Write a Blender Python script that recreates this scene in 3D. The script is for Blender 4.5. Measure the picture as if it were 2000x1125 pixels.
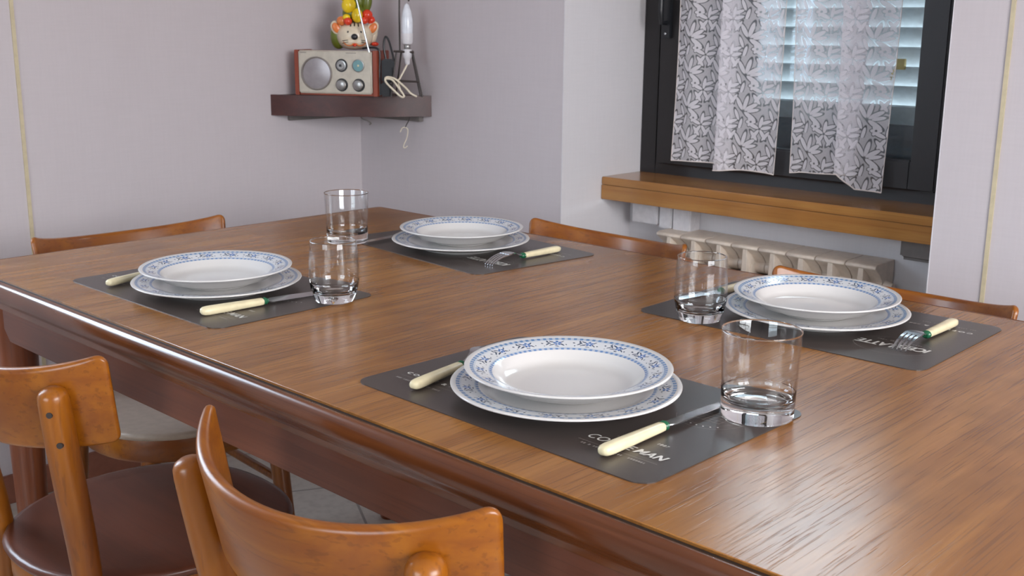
import bpy, bmesh, math, random
from math import sin, cos, pi, sqrt, atan2, radians
from mathutils import Vector, Matrix
random.seed(4)
for o in list(bpy.data.objects): bpy.data.objects.remove(o, do_unlink=True)
scene = bpy.context.scene
col = scene.collection
ZT = 0.76                      # height of the table top above the floor

# ------------------------------------------------------------------ camera
F_PX, YAW, PITCH, ROLL = 2161.5, 2.3302, -0.2303, 0.0089
cam_d = bpy.data.cameras.new('camera'); cam = bpy.data.objects.new('camera', cam_d); col.objects.link(cam)
cp, sp, cy_, sy_ = cos(PITCH), sin(PITCH), cos(YAW), sin(YAW)
f = Vector((cp*cy_, cp*sy_, sp)); r = Vector((sy_, -cy_, 0)); u = r.cross(f)
r2 = r*cos(ROLL) + u*sin(ROLL); u2 = u*cos(ROLL) - r*sin(ROLL)
cam.matrix_world = Matrix(((r2.x, u2.x, -f.x, 2.0549), (r2.y, u2.y, -f.y, -1.6949), (r2.z, u2.z, -f.z, 0.4219+ZT), (0, 0, 0, 1)))
cam_d.sensor_width = 36; cam_d.lens = F_PX/2000*36; cam_d.clip_start = .02
cam_d.dof.use_dof = True; cam_d.dof.focus_distance = 1.45; cam_d.dof.aperture_fstop = 16
scene.camera = cam

# ------------------------------------------------------------------ world, lights, exposure
scene.view_settings.view_transform = 'Standard'; scene.view_settings.look = 'None'
scene.view_settings.gamma = 1; scene.view_settings.use_curve_mapping = False
scene.view_settings.exposure = -0.4
W = bpy.data.worlds.new('sky'); scene.world = W; W.use_nodes = True
bg = W.node_tree.nodes['Background']; bg.inputs[1].default_value = 12.0

# pale sky over darker ground
_t = W.node_tree; _g = _t.nodes.new('ShaderNodeTexCoord'); _s = _t.nodes.new('ShaderNodeSeparateXYZ'); _t.links.new(_g.outputs['Generated'], _s.inputs[0])
_m = _t.nodes.new('ShaderNodeMapRange'); _t.links.new(_s.outputs[2], _m.inputs[0]); _m.inputs[1].default_value = -.08; _m.inputs[2].default_value = .08
_x = _t.nodes.new('ShaderNodeMix'); _x.data_type = 'RGBA'; _t.links.new(_m.outputs[0], _x.inputs[0])
_x.inputs[6].default_value = (.10, .105, .11, 1); _x.inputs[7].default_value = (.78, .9, 1, 1); _t.links.new(_x.outputs[2], bg.inputs[0])

def area(name, loc, look, sx, sy, power, colour):
    l = bpy.data.lights.new(name, 'AREA'); l.shape = 'RECTANGLE'; l.size = sx; l.size_y = sy; l.energy = power; l.color = colour
    o = bpy.data.objects.new(name, l); col.objects.link(o); o.location = loc
    o.rotation_euler = Vector(look).to_track_quat('-Z', 'Y').to_euler()
    return o
# daylight entering by the three other openings of the room (built below as window_2, window_3 and door_1)
area('daylight_right', (3.62, -1.0, 1.5), (-1, .08, -.06), 1.5, 1.3, 82, (1, .92, .89))
area('daylight_left', (-.70, -1.42, 1.45), (1, 0, -.05), .54, 1.0, 16, (.62, .78, 1))
area('daylight_back', (1.4, -4.1, 1.55), (0, 1, -.05), 1.6, 1.3, 5, (1, .95, .92))

# ------------------------------------------------------------------ node helpers
def M(name):
    m = bpy.data.materials.new(name); m.use_nodes = True
    return m, m.node_tree, m.node_tree.nodes['Principled BSDF']
def nd(t, kind, **kw):
    n = t.nodes.new(kind)
    for k, v in kw.items():
        if k.startswith('i_'):
            n.inputs[k[2:].replace('_', ' ')].default_value = v
        else: setattr(n, k, v)
    return n
def setin(t, sock, v):
    if isinstance(v, (int, float)): sock.default_value = v
    elif isinstance(v, tuple): sock.default_value = v if len(v) == len(sock.default_value) else (*v, 1)
    else: t.links.new(v, sock)
def mth(t, op, a, b=0.0, c=0.0):
    n = t.nodes.new('ShaderNodeMath'); n.operation = op
    setin(t, n.inputs[0], a); setin(t, n.inputs[1], b)
    if op in ('MULTIPLY_ADD', 'SMOOTH_MIN', 'WRAP'): setin(t, n.inputs[2], c)
    return n.outputs[0]
def mixc(t, fac, a, b, mode='MIX'):
    n = t.nodes.new('ShaderNodeMix'); n.data_type = 'RGBA'; n.blend_type = mode
    setin(t, n.inputs[0], fac); setin(t, n.inputs[6], a); setin(t, n.inputs[7], b)
    return n.outputs[2]
def ramp(t, v, lo, hi):
    n = t.nodes.new('ShaderNodeMapRange'); n.interpolation_type = 'SMOOTHSTEP'
    setin(t, n.inputs[0], v); n.inputs[1].default_value = lo; n.inputs[2].default_value = hi
    return n.outputs[0]
def obco(t): return t.nodes.new('ShaderNodeTexCoord').outputs['Object']
def mapping(t, v, scale=(1, 1, 1), loc=(0, 0, 0), rot=(0, 0, 0), typ='POINT'):
    n = t.nodes.new('ShaderNodeMapping'); n.vector_type = typ; t.links.new(v, n.inputs[0])
    n.inputs['Location'].default_value = loc; n.inputs['Rotation'].default_value = rot; n.inputs['Scale'].default_value = scale
    return n.outputs[0]
def noise(t, v, scale=5, detail=4, rough=.5, dist=0):
    n = t.nodes.new('ShaderNodeTexNoise'); t.links.new(v, n.inputs['Vector'])
    n.inputs['Scale'].default_value = scale; n.inputs['Detail'].default_value = detail
    n.inputs['Roughness'].default_value = rough; n.inputs['Distortion'].default_value = dist
    return n.outputs[0]
def bump(t, h, strength=.2, dist=.001):
    n = t.nodes.new('ShaderNodeBump'); n.inputs['Strength'].default_value = strength; n.inputs['Distance'].default_value = dist
    t.links.new(h, n.inputs['Height']); return n.outputs[0]
def plain(name, c, rough=.5, metal=0, **kw):
    m, t, b = M(name); b.inputs['Base Color'].default_value = (*c, 1); b.inputs['Roughness'].default_value = rough; b.inputs['Metallic'].default_value = metal
    co = obco(t); n = noise(t, co, 60, 3)
    t.links.new(mixc(t, ramp(t, n, .3, .7), tuple(x*.93 for x in c), tuple(min(1, x*1.05) for x in c)), b.inputs['Base Color'])
    for k, v in kw.items(): b.inputs[k.replace('_', ' ')].default_value = v
    return m
def wood(name, c1, c2, c3, axis='Y', rough=.35, coat=0., pores=.5, scale=1., bmp=.15, seed=0):
    """long grain along axis; c1 light, c2 mid, c3 dark pores"""
    m, t, b = M(name); co = obco(t)
    i = 'XYZ'.index(axis)
    s = [1., 1., 1.]; s[i] = .055
    v1 = mapping(t, co, tuple(x*18*scale for x in s), (seed, seed*.7, seed*.3))
    n1 = noise(t, v1, 1, 5, .6, .6)
    s[i] = .035
    v2 = mapping(t, co, tuple(x*120*scale for x in s), (seed, 0, 0)); n2 = noise(t, v2, 1, 3, .6, .3)
    s[i] = .017
    v3 = mapping(t, co, tuple(x*330*scale for x in s)); n3 = noise(t, v3, 1, 2, .5, .2)
    base = mixc(t, ramp(t, n1, .36, .64), c2, c1)
    base = mixc(t, mth(t, 'MULTIPLY', ramp(t, n2, .45, .75), .5), base, c2)
    big = noise(t, co, 5*scale, 2); base = mixc(t, mth(t, 'MULTIPLY', ramp(t, big, .45, .7), .35), base, c3)
    pm = mth(t, 'MULTIPLY', ramp(t, n3, .57, .66), pores)
    base = mixc(t, pm, base, c3)
    t.links.new(base, b.inputs['Base Color']); b.inputs['Roughness'].default_value = rough
    b.inputs['Coat Weight'].default_value = coat; b.inputs['Coat Roughness'].default_value = .12
    hh = mth(t, 'SUBTRACT', mth(t, 'MULTIPLY', n2, .3), pm)
    t.links.new(bump(t, hh, bmp, .0006), b.inputs['Normal'])
    return m

# ------------------------------------------------------------------ materials
MT = {}
MT['oak_top'] = wood('oak_veneer', (.335, .142, .033), (.245, .094, .020), (.10, .036, .010), 'Y', .24, 0, .4, 1.5, .38)
MT['mould'] = wood('table_moulding', (.16, .052, .016), (.10, .028, .009), (.05, .014, .005), 'X', .22, .15, .25)
MT['apron'] = wood('table_apron', (.15, .046, .022), (.1, .028, .013), (.05, .014, .007), 'X', .4, .1, .3)
MT['leg_wood'] = wood('table_leg', (.22, .055, .013), (.15, .033, .009), (.06, .015, .006), 'Z', .35, .2, .2)
MT['beech_x'] = wood('varnished_beech_back', (.35, .112, .004), (.20, .050, .003), (.085, .018, .003), 'X', .33, .12, .3, .5, .06)
MT['beech_z'] = wood('varnished_beech_post', (.32, .098, .004), (.20, .050, .003), (.08, .018, .003), 'Z', .34, .12, .3, .5, .06)
MT['seat_dark'] = wood('dark_seat', (.13, .036, .017), (.095, .026, .012), (.045, .014, .009), 'X', .36, .15, .15, .8, .05)
MT['seat_light'] = plain('beige_seat', (.4, .31, .24), .4)
MT['oak_sill'] = wood('oak_sill', (.42, .2, .055), (.33, .14, .035), (.2, .08, .02), 'X', .25, .4, .3)
MT['shelf'] = wood('mahogany_shelf', (.075, .02, .016), (.05, .013, .011), (.025, .008, .007), 'X', .4, .1, .3)
MT['radio_wood'] = wood('cherry_radio', (.3, .055, .02), (.24, .04, .015), (.12, .02, .01), 'Z', .4, .1, .2)
MT['steel'] = plain('steel', (.62, .64, .66), .22, 1)
MT['ivory'] = plain('ivory_handle', (.78, .68, .44), .25, 0)
MT['green'] = plain('green_collar', (.012, .11, .05), .25)
MT['black'] = plain('black_plastic', (.012, .013, .016), .35)
MT['wire'] = plain('dark_wire', (.035, .025, .022), .45)
MT['frame'] = plain('black_window_frame', (.014, .012, .013), .38)
MT['white_paint'] = plain('white_paint', (.68, .66, .68), .45)
MT['radiator'] = plain('cream_radiator', (.72, .62, .52), .35)
MT['shutter'] = plain('shutter_slat', (.68, .7, .71), .5)
MT['shutter_dark'] = plain('shutter_rail', (.05, .06, .075), .5)
MT['groove'] = plain('dark_groove', (.02, .012, .009), .5)
MT['brass'] = plain('brass', (.6, .42, .15), .3, 1)
MT['bracket'] = plain('grey_bracket', (.17, .15, .14), .6)
MT['skirting'] = plain('terracotta_skirting', (.25, .09, .055), .4)
MT['strip'] = plain('yellowed_strip', (.55, .47, .31), .5)
MT['cord'] = plain('cream_cord', (.72, .64, .5), .5)
MT['print'] = plain('cream_print', (.72, .7, .66), .5)
MT['print_dim'] = plain('grey_print', (.3, .27, .25), .5)
MT['red'] = plain('red_glaze', (.7, .05, .02), .2)
MT['orange'] = plain('orange_glaze', (.72, .2, .05), .25)
MT['yellow'] = plain('yellow_glaze', (.85, .6, .02), .2)
MT['leaf'] = plain('green_glaze', (.13, .16, .02), .3)
MT['cat'] = plain('cream_glaze', (.72, .62, .47), .25)
MT['bulb'] = plain('white_bulb', (.75, .78, .84), .15)
MT['chrome'] = plain('chrome', (.36, .35, .34), .32, .85)
MT['dial'] = plain('teal_dial', (.16, .32, .34), .3)

def wallpaper(name, c, vert_axis_hint=(1, 1, 1)):
    m, t, b = M(name); co = obco(t)
    n1 = noise(t, mapping(t, co, (260, 260, 14)), 1, 3); n2 = noise(t, mapping(t, co, (12, 12, 240)), 1, 3)
    n3 = noise(t, co, 2.2, 4)
    k = mth(t, 'MULTIPLY', mth(t, 'ADD', ramp(t, n1, .3, .7), ramp(t, n2, .3, .7)), .5)
    a = mixc(t, k, tuple(x*.975 for x in c), tuple(min(1, x*1.015) for x in c))
    a = mixc(t, mth(t, 'MULTIPLY', ramp(t, n3, .55, .8), .12), a, (c[0]*.8, c[1]*.74, c[2]*.72))
    t.links.new(a, b.inputs['Base Color']); b.inputs['Roughness'].default_value = .7
    t.links.new(bump(t, k, .05, .0004), b.inputs['Normal'])
    return m
MT['wall'] = wallpaper('linen_wallpaper', (.55, .50, .515))
MT['wall_recess'] = wallpaper('recess_paint', (.66, .64, .66))
MT['ceiling'] = plain('ceiling_paint', (.7, .68, .66), .8)

def floor_mat():
    m, t, b = M('floor_tiles'); co = obco(t)
    br = t.nodes.new('ShaderNodeTexBrick'); t.links.new(mapping(t, co, (1, 1, 1), (.12, .07, 0), (0, 0, .5)), br.inputs['Vector'])
    br.offset = 0; br.inputs['Scale'].default_value = 1; br.inputs['Brick Width'].default_value = .3; br.inputs['Row Height'].default_value = .3
    br.inputs['Mortar Size'].default_value = .0035
    br.inputs['Color1'].default_value = (.50, .46, .41, 1); br.inputs['Color2'].default_value = (.46, .43, .38, 1); br.inputs['Mortar'].default_value = (.2, .18, .16, 1)
    n = noise(t, co, 45, 4)
    c = mixc(t, mth(t, 'MULTIPLY', ramp(t, n, .4, .7), .35), br.outputs[0], (.28, .25, .22))
    t.links.new(c, b.inputs['Base Color']); b.inputs['Roughness'].default_value = .3
    return m
MT['floor'] = floor_mat()

def mat_mat():
    m, t, b = M('placemat_vinyl'); co = obco(t)
    n = noise(t, co, 1800, 2)
    t.links.new(mixc(t, n, (.05, .037, .032), (.066, .05, .044)), b.inputs['Base Color'])
    b.inputs['Roughness'].default_value = .3
    t.links.new(bump(t, n, .2, .0003), b.inputs['Normal'])
    return m
MT['placemat'] = mat_mat()

def glass():
    m, t, b = M('clear_glass'); b.inputs['Base Color'].default_value = (.985, .99, .99, 1)
    b.inputs['Roughness'].default_value = 0; b.inputs['IOR'].default_value = 1.5; b.inputs['Transmission Weight'].default_value = 1
    return m
MT['glass'] = glass()
def thin_glass():
    m = bpy.data.materials.new('thin_glass_wall'); m.use_nodes = True; t = m.node_tree; t.nodes.clear()
    g = t.nodes.new('ShaderNodeNewGeometry')
    ior = mth(t, 'ADD', mth(t, 'MULTIPLY', g.outputs['Backfacing'], 1/1.5-1.5), 1.5)
    fr = nd(t, 'ShaderNodeFresnel'); t.links.new(ior, fr.inputs[0])
    tr = nd(t, 'ShaderNodeBsdfTransparent'); tr.inputs[0].default_value = (.985, .99, .99, 1)
    gl = nd(t, 'ShaderNodeBsdfGlossy'); gl.inputs['Roughness'].default_value = .01
    mx = nd(t, 'ShaderNodeMixShader'); t.links.new(fr.outputs[0], mx.inputs[0]); t.links.new(tr.outputs[0], mx.inputs[1]); t.links.new(gl.outputs[0], mx.inputs[2])
    out = nd(t, 'ShaderNodeOutputMaterial'); t.links.new(mx.outputs[0], out.inputs[0]); return m
MT['thin_glass'] = thin_glass()
def thin_walls(o, z, zr):
    o.data.materials.append(MT['thin_glass'])
    for q in o.data.polygons:
        if z < q.center.z < zr: q.material_index = 1
def pane():
    m = bpy.data.materials.new('window_glass'); m.use_nodes = True; t = m.node_tree; t.nodes.clear()
    tr = nd(t, 'ShaderNodeBsdfTransparent'); tr.inputs[0].default_value = (.92, .96, .97, 1)
    gl = nd(t, 'ShaderNodeBsdfGlossy'); gl.inputs['Roughness'].default_value = .02
    fr = nd(t, 'ShaderNodeFresnel'); fr.inputs[0].default_value = 1.45
    mx = nd(t, 'ShaderNodeMixShader'); t.links.new(fr.outputs[0], mx.inputs[0]); t.links.new(tr.outputs[0], mx.inputs[1]); t.links.new(gl.outputs[0], mx.inputs[2])
    out = nd(t, 'ShaderNodeOutputMaterial'); t.links.new(mx.outputs[0], out.inputs[0]); return m
MT['pane'] = pane()

def blob(t, v, cx, cy, rx, ry, rot=0):
    q = mapping(t, v, (rx, ry, 1), (cx, cy, 0), (0, 0, rot), 'TEXTURE')
    n = t.nodes.new('ShaderNodeVectorMath'); n.operation = 'LENGTH'; t.links.new(q, n.inputs[0]); return n.outputs['Value']
def minall(t, L):
    a = L[0]
    for x in L[1:]: a = mth(t, 'MINIMUM', a, x)
    return a
def porcelain(name, r0):
    """white plate; blue flower rim printed between radius r0 and r0+.027"""
    m, t, b = M(name); co = obco(t)
    s = t.nodes.new('ShaderNodeSeparateXYZ'); t.links.new(co, s.inputs[0])
    rad = mth(t, 'SQRT', mth(t, 'ADD', mth(t, 'MULTIPLY', s.outputs[0], s.outputs[0]), mth(t, 'MULTIPLY', s.outputs[1], s.outputs[1])))
    th = mth(t, 'ARCTAN2', s.outputs[1], s.outputs[0])
    N = 16; rm = r0+.0125; arc = 2*pi*rm/N
    a = mth(t, 'MULTIPLY', mth(t, 'SUBTRACT', mth(t, 'FRACT', mth(t, 'MULTIPLY', mth(t, 'ADD', th, pi), N/(2*pi))), .5), arc)
    cb = t.nodes.new('ShaderNodeCombineXYZ'); t.links.new(a, cb.inputs[0]); t.links.new(mth(t, 'SUBTRACT', rad, rm), cb.inputs[1])
    wob = t.nodes.new('ShaderNodeVectorMath'); wob.operation = 'ADD'; t.links.new(cb.outputs[0], wob.inputs[0])
    nn = t.nodes.new('ShaderNodeTexNoise'); nn.inputs['Scale'].default_value = 420; nn.inputs['Detail'].default_value = 1; t.links.new(co, nn.inputs['Vector'])
    sc = t.nodes.new('ShaderNodeVectorMath'); sc.operation = 'MULTIPLY_ADD'; t.links.new(nn.outputs['Color'], sc.inputs[0])
    sc.inputs[1].default_value = (.0022, .0022, 0); sc.inputs[2].default_value = (-.0011, -.0011, 0); t.links.new(sc.outputs[0], wob.inputs[1])
    v = wob.outputs[0]
    petals = [blob(t, v, -.0045+.0032*cos(k*2*pi/5+.3), .0005+.0032*sin(k*2*pi/5+.3), .0021, .0016, k*2*pi/5+.3) for k in range(5)]
    leaves = [blob(t, v, x, y, rx, ry, ro) for x, y, rx, ry, ro in (
        (.002, .0035, .0042, .0010, .5), (.0065, .002, .0040, .0011, .9), (.003, -.003, .0044, .0011, -.35), (.0085, -.0015, .0036, .0010, -.7),
        (-.0105, .003, .0032, .0009, 2.4), (-.0105, -.003, .0034, .0010, .7), (.0075, .0052, .0022, .0008, 1.3), (-.003, -.0065, .0030, .0008, .1))]
    dots = [blob(t, v, .0150, .001, .0016, .0012, .3), blob(t, v, -.0155, -.003, .001, .001, 0), blob(t, v, .0135, -.0055, .0009, .0009, 0)]
    heart = blob(t, v, -.0045, .0005, .0013, .0013)
    inv = lambda d: mth(t, 'SUBTRACT', 1., ramp(t, d, .8, 1.15))
    c = mixc(t, 0.0, (.65, .625, .605), (.65, .625, .605))
    def band(lo, hi):
        return mth(t, 'MULTIPLY', ramp(t, rad, lo-.0003, lo+.0003), mth(t, 'SUBTRACT', 1., ramp(t, rad, hi-.0003, hi+.0003)))
    def dashes(n, w):
        return ramp(t, mth(t, 'SINE', mth(t, 'MULTIPLY', th, n)), w-.25, w+.25)
    c = mixc(t, mth(t, 'MULTIPLY', band(r0, r0+.025), .35), c, (.58, .64, .72))
    c = mixc(t, inv(minall(t, leaves+dots)), c, (.06, .08, .12))
    c = mixc(t, inv(minall(t, petals)), c, (.07, .15, .36))
    c = mixc(t, inv(heart), c, (.6, .66, .75))
    c = mixc(t, mth(t, 'MULTIPLY', band(r0+.0205, r0+.0250), mth(t, 'ADD', .5, mth(t, 'MULTIPLY', dashes(90, 0), .5))), c, (.11, .21, .38))
    c = mixc(t, mth(t, 'MULTIPLY', band(r0-.0012, r0+.0022), mth(t, 'ADD', .45, mth(t, 'MULTIPLY', dashes(80, 0), .5))), c, (.10, .20, .40))
    c = mixc(t, band(r0+.0026, r0+.0031), c, (.3, .4, .55)); c = mixc(t, band(r0+.0191, r0+.0196), c, (.3, .4, .55))
    g = t.nodes.new('ShaderNodeNewGeometry'); sg = t.nodes.new('ShaderNodeSeparateXYZ'); t.links.new(g.outputs['Normal'], sg.inputs[0])
    # the print is on the upper face only
    up = ramp(t, sg.outputs[2], .0, .1)
    c = mixc(t, up, (.65, .625, .605), c)
    t.links.new(c, b.inputs['Base Color']); b.inputs['Roughness'].default_value = .12; b.inputs['IOR'].default_value = 1.5
    return m
MT['soup'] = porcelain('porcelain_soup_plate', .0905)
MT['dinner'] = porcelain('porcelain_dinner_plate', .104)

def lace(name):
    m = bpy.data.materials.new(name); m.use_nodes = True; t = m.node_tree; t.nodes.clear()
    uv = t.nodes.new('ShaderNodeUVMap').outputs[0]          # metres of cloth
    s = t.nodes.new('ShaderNodeSeparateXYZ'); t.links.new(uv, s.inputs[0])
    T = .090
    row = mth(t, 'FLOOR', mth(t, 'DIVIDE', s.outputs[1], T))
    def tile(ofx, ofy):
        a = mth(t, 'MULTIPLY', mth(t, 'FRACT', mth(t, 'ADD', mth(t, 'DIVIDE', s.outputs[0], T), ofx)), T)
        b_ = mth(t, 'MULTIPLY', mth(t, 'FRACT', mth(t, 'ADD', mth(t, 'DIVIDE', s.outputs[1], T), ofy)), T)
        c = t.nodes.new('ShaderNodeCombineXYZ'); t.links.new(a, c.inputs[0]); t.links.new(b_, c.inputs[1]); return c.outputs[0]
    v = tile(0, 0); v2 = tile(.5, .5)
    L = [blob(t, v, .045+.022*cos(a_), .043+.022*sin(a_), .0185, .0055, a_) for a_ in (.5, 1.3, 2.1, -.6)]
    L += [blob(t, v, x_, y_, .015, .0045, a_) for x_, y_, a_ in ((.017, .073, .9), (.077, .073, 2.2), (.0155, .017, .3), (.039, .010, 1.3), (.07, .045, .2), (.028, .034, 2.0))]
    L += [blob(t, v2, .045+.017*cos(a_), .045+.017*sin(a_), .0145, .0047, a_) for a_ in (.2, 1.4, 2.7, -2.2, -1.0)]
    P = [blob(t, v, .067+.0075*cos(k*pi/3), .017+.0075*sin(k*pi/3), .0052, .0039, k*pi/3) for k in range(6)]
    d = minall(t, L+P)
    leafm = mth(t, 'SUBTRACT', 1., ramp(t, d, .85, 1.0))
    outl = mth(t, 'MULTIPLY', ramp(t, d, .95, 1.08), mth(t, 'SUBTRACT', 1., ramp(t, d, 1.25, 1.5)))
    nz = noise(t, mapping(t, uv, (1, 1, 1)), 500, 2)
    thr = mth(t, 'MULTIPLY', mth(t, 'ABSOLUTE', mth(t, 'SINE', mth(t, 'MULTIPLY', s.outputs[0], 2600))), .12)
    alpha = mth(t, 'ADD', mth(t, 'ADD', .66, mth(t, 'MULTIPLY', leafm, .24)), mth(t, 'MULTIPLY', mth(t, 'SUBTRACT', nz, .5), .3))
    alpha = mth(t, 'SUBTRACT', mth(t, 'SUBTRACT', alpha, mth(t, 'MULTIPLY', outl, .45)), thr)
    alpha = mth(t, 'MINIMUM', mth(t, 'MAXIMUM', alpha, .05), .97)
    df = nd(t, 'ShaderNodeBsdfDiffuse'); df.inputs[0].default_value = (.93, .88, .91, 1)
    tl = nd(t, 'ShaderNodeBsdfTranslucent'); tl.inputs[0].default_value = (.8, .82, .88, 1)
    m1 = nd(t, 'ShaderNodeMixShader'); m1.inputs[0].default_value = .25; t.links.new(df.outputs[0], m1.inputs[1]); t.links.new(tl.outputs[0], m1.inputs[2])
    tr = nd(t, 'ShaderNodeBsdfTransparent'); m2 = nd(t, 'ShaderNodeMixShader'); t.links.new(alpha, m2.inputs[0])
    t.links.new(tr.outputs[0], m2.inputs[1]); t.links.new(m1.outputs[0], m2.inputs[2])
    out = nd(t, 'ShaderNodeOutputMaterial'); t.links.new(m2.outputs[0], out.inputs[0]); return m
MT['lace'] = lace('lace_cloth')
MT['hem'] = plain('lace_hem', (.78, .7, .66), .8)

# ------------------------------------------------------------------ mesh helpers
class MB:
    def __init__(s): s.v = []; s.f = []; s.uv = None
    def add(s, vs, fs):
        o = len(s.v); s.v += [tuple(x) for x in vs]; s.f += [tuple(i+o for i in q) for q in fs]; return s
    def box(s, x0, y0, z0, x1, y1, z1):
        return s.add([(x0, y0, z0), (x1, y0, z0), (x1, y1, z0), (x0, y1, z0), (x0, y0, z1), (x1, y0, z1), (x1, y1, z1), (x0, y1, z1)],
                     [(0, 3, 2, 1), (4, 5, 6, 7), (0, 1, 5, 4), (1, 2, 6, 5), (2, 3, 7, 6), (3, 0, 4, 7)])
    def rings(s, rings, cap0=True, cap1=True, closed=False):
        n = len(rings[0]); vs = [p for R in rings for p in R]; fs = []
        m = len(rings)
        for i in range(m-1 if not closed else m):
            a = i*n; b = ((i+1) % m)*n
            for j in range(n): k = (j+1) % n; fs.append((a+j, a+k, b+k, b+j))
        if cap0 and not closed: fs.append(tuple(range(n-1, -1, -1)))
        if cap1 and not closed: fs.append(tuple((m-1)*n+j for j in range(n)))
        return s.add(vs, fs)
    def tube(s, pts, rad, n=12, cap=True):
        pts = [Vector(p) for p in pts]; rad = rad if isinstance(rad, (list, tuple)) else [rad]*len(pts)
        R = []; up = None
        for i, p in enumerate(pts):
            d = (pts[min(i+1, len(pts)-1)]-pts[max(i-1, 0)]).normalized()
            if up is None: up = d.orthogonal().normalized()
            up = (up-d*up.dot(d)).normalized(); w = d.cross(up)
            rr = rad[i]
            R.append([p+(up*cos(2*pi*k/n)+w*sin(2*pi*k/n))*rr for k in range(n)])
        return s.rings(R, cap, cap)
    def lathe(s, prof, n=64, c=(0, 0, 0)):
        """prof: closed or open list of (r, z); r==0 ends become poles"""
        vs = []; idx = []
        for r_, z in prof:
            if r_ < 1e-7: idx.append([len(vs)]); vs.append((c[0], c[1], c[2]+z))
            else:
                idx.append(list(range(len(vs), len(vs)+n)))
                vs += [(c[0]+r_*cos(2*pi*k/n), c[1]+r_*sin(2*pi*k/n), c[2]+z) for k in range(n)]
        fs = []
        for a, b in zip(idx, idx[1:]):
            for k in range(n):
                k2 = (k+1) % n
                if len(a) == 1 and len(b) == 1: continue
                if len(a) == 1: fs.append((a[0], b[k2], b[k]))
                elif len(b) == 1: fs.append((a[k], a[k2], b[0]))
                else: fs.append((a[k], a[k2], b[k2], b[k]))
        return s.add(vs, fs)
    def ell(s, c, rx, ry, rz, n=20, m=12, rot=None):
        prof = [(sin(pi*i/m), -cos(pi*i/m)) for i in range(m+1)]
        prof[0] = (0, -1); prof[-1] = (0, 1)
        t = MB().lathe(prof, n); M3 = rot or Matrix.Identity(3)
        return s.add([tuple(Vector(c)+M3 @ Vector((x*rx, y*ry, z*rz))) for x, y, z in t.v], t.f)
    def prism(s, outline, z0, z1):
        n = len(outline)
        return s.rings([[(x, y, z0) for x, y in outline], [(x, y, z1) for x, y in outline]])
    def xf(s, mat):
        s.v = [tuple(mat @ Vector(p)) for p in s.v]; return s
def fixn(me):
    bm = bmesh.new(); bm.from_mesh(me); bmesh.ops.recalc_face_normals(bm, faces=bm.faces); bm.to_mesh(me); bm.free()
def build(name, mb, mat, parent=None, smooth=True, bevel=0, seg=2, loc=None, rz=0, sharp=40, recalc=True):
    me = bpy.data.meshes.new(name); me.from_pydata(mb.v, [], mb.f); me.update()
    bm = bmesh.new(); bm.from_mesh(me)
    bmesh.ops.remove_doubles(bm, verts=bm.verts, dist=1e-7)
    if recalc: bmesh.ops.recalc_face_normals(bm, faces=bm.faces)
    if bevel:
        es = [e for e in bm.edges if len(e.link_faces) == 2 and e.calc_face_angle(0) > radians(30)]
        bmesh.ops.bevel(bm, geom=es, offset=bevel, segments=seg, affect='EDGES', clamp_overlap=True)
    bm.to_mesh(me); bm.free()
    if smooth:
        me.polygons.foreach_set('use_smooth', [True]*len(me.polygons))
        try: me.set_sharp_from_angle(angle=radians(sharp))
        except Exception: pass
    me.materials.append(MT[mat] if isinstance(mat, str) else mat)
    o = bpy.data.objects.new(name, me); col.objects.link(o)
    if parent: o.parent = parent
    if loc: o.location = loc
    if rz: o.rotation_euler.z = rz
    return o
def box(name, a, b, mat, parent=None, bevel=.001, seg=2, **k): return build(name, MB().box(*a, *b), mat, parent, bevel=bevel, seg=seg, **k)
def thing(name, label, cat, loc=(0, 0, 0), rz=0, group=None):
    o = bpy.data.objects.new(name, None); col.objects.link(o); o.location = loc; o.rotation_euler = (0, 0, rz); o.empty_display_size = .05
    return tag(o, label, cat, group)
def tag(o, label=None, cat=None, group=None):
    if label: o['label'] = label
    if cat: o['category'] = cat
    if group: o['group'] = group
    return o
def struct(o): o['kind'] = 'structure'; return o
def dup(root, loc, rz, label, group=None):
    r_ = root.copy(); col.objects.link(r_); r_.location = loc; r_.rotation_euler = (0, 0, rz); r_['label'] = label
    if group: r_['group'] = group
    for ch in list(root.children):
        c = ch.copy(); col.objects.link(c); c.parent = r_
        for g in list(ch.children):
            d = g.copy(); col.objects.link(d); d.parent = c
    return r_
def rrect(w, h, r_, n=6, cx=0, cy=0):
    o = []
    for sx, sy, a0 in ((1, 1, 0), (-1, 1, pi/2), (-1, -1, pi), (1, -1, 3*pi/2)):
        for i in range(n+1):
            a = a0+i*pi/2/n; o.append((cx+sx*(w/2-r_)+r_*cos(a), cy+sy*(h/2-r_)+r_*sin(a)))
    return o
def spline(pts, n=8):
    P = [Vector(p) for p in pts]; out = []
    for i in range(len(P)-1):
        p0 = P[max(i-1, 0)]; p1 = P[i]; p2 = P[i+1]; p3 = P[min(i+2, len(P)-1)]
        for k in range(n):
            t = k/n; out.append(.5*((2*p1)+(-p0+p2)*t+(2*p0-5*p1+4*p2-p3)*t*t+(-p0+3*p1-3*p2+p3)*t**3))
    out.append(P[-1]); return out
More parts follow.
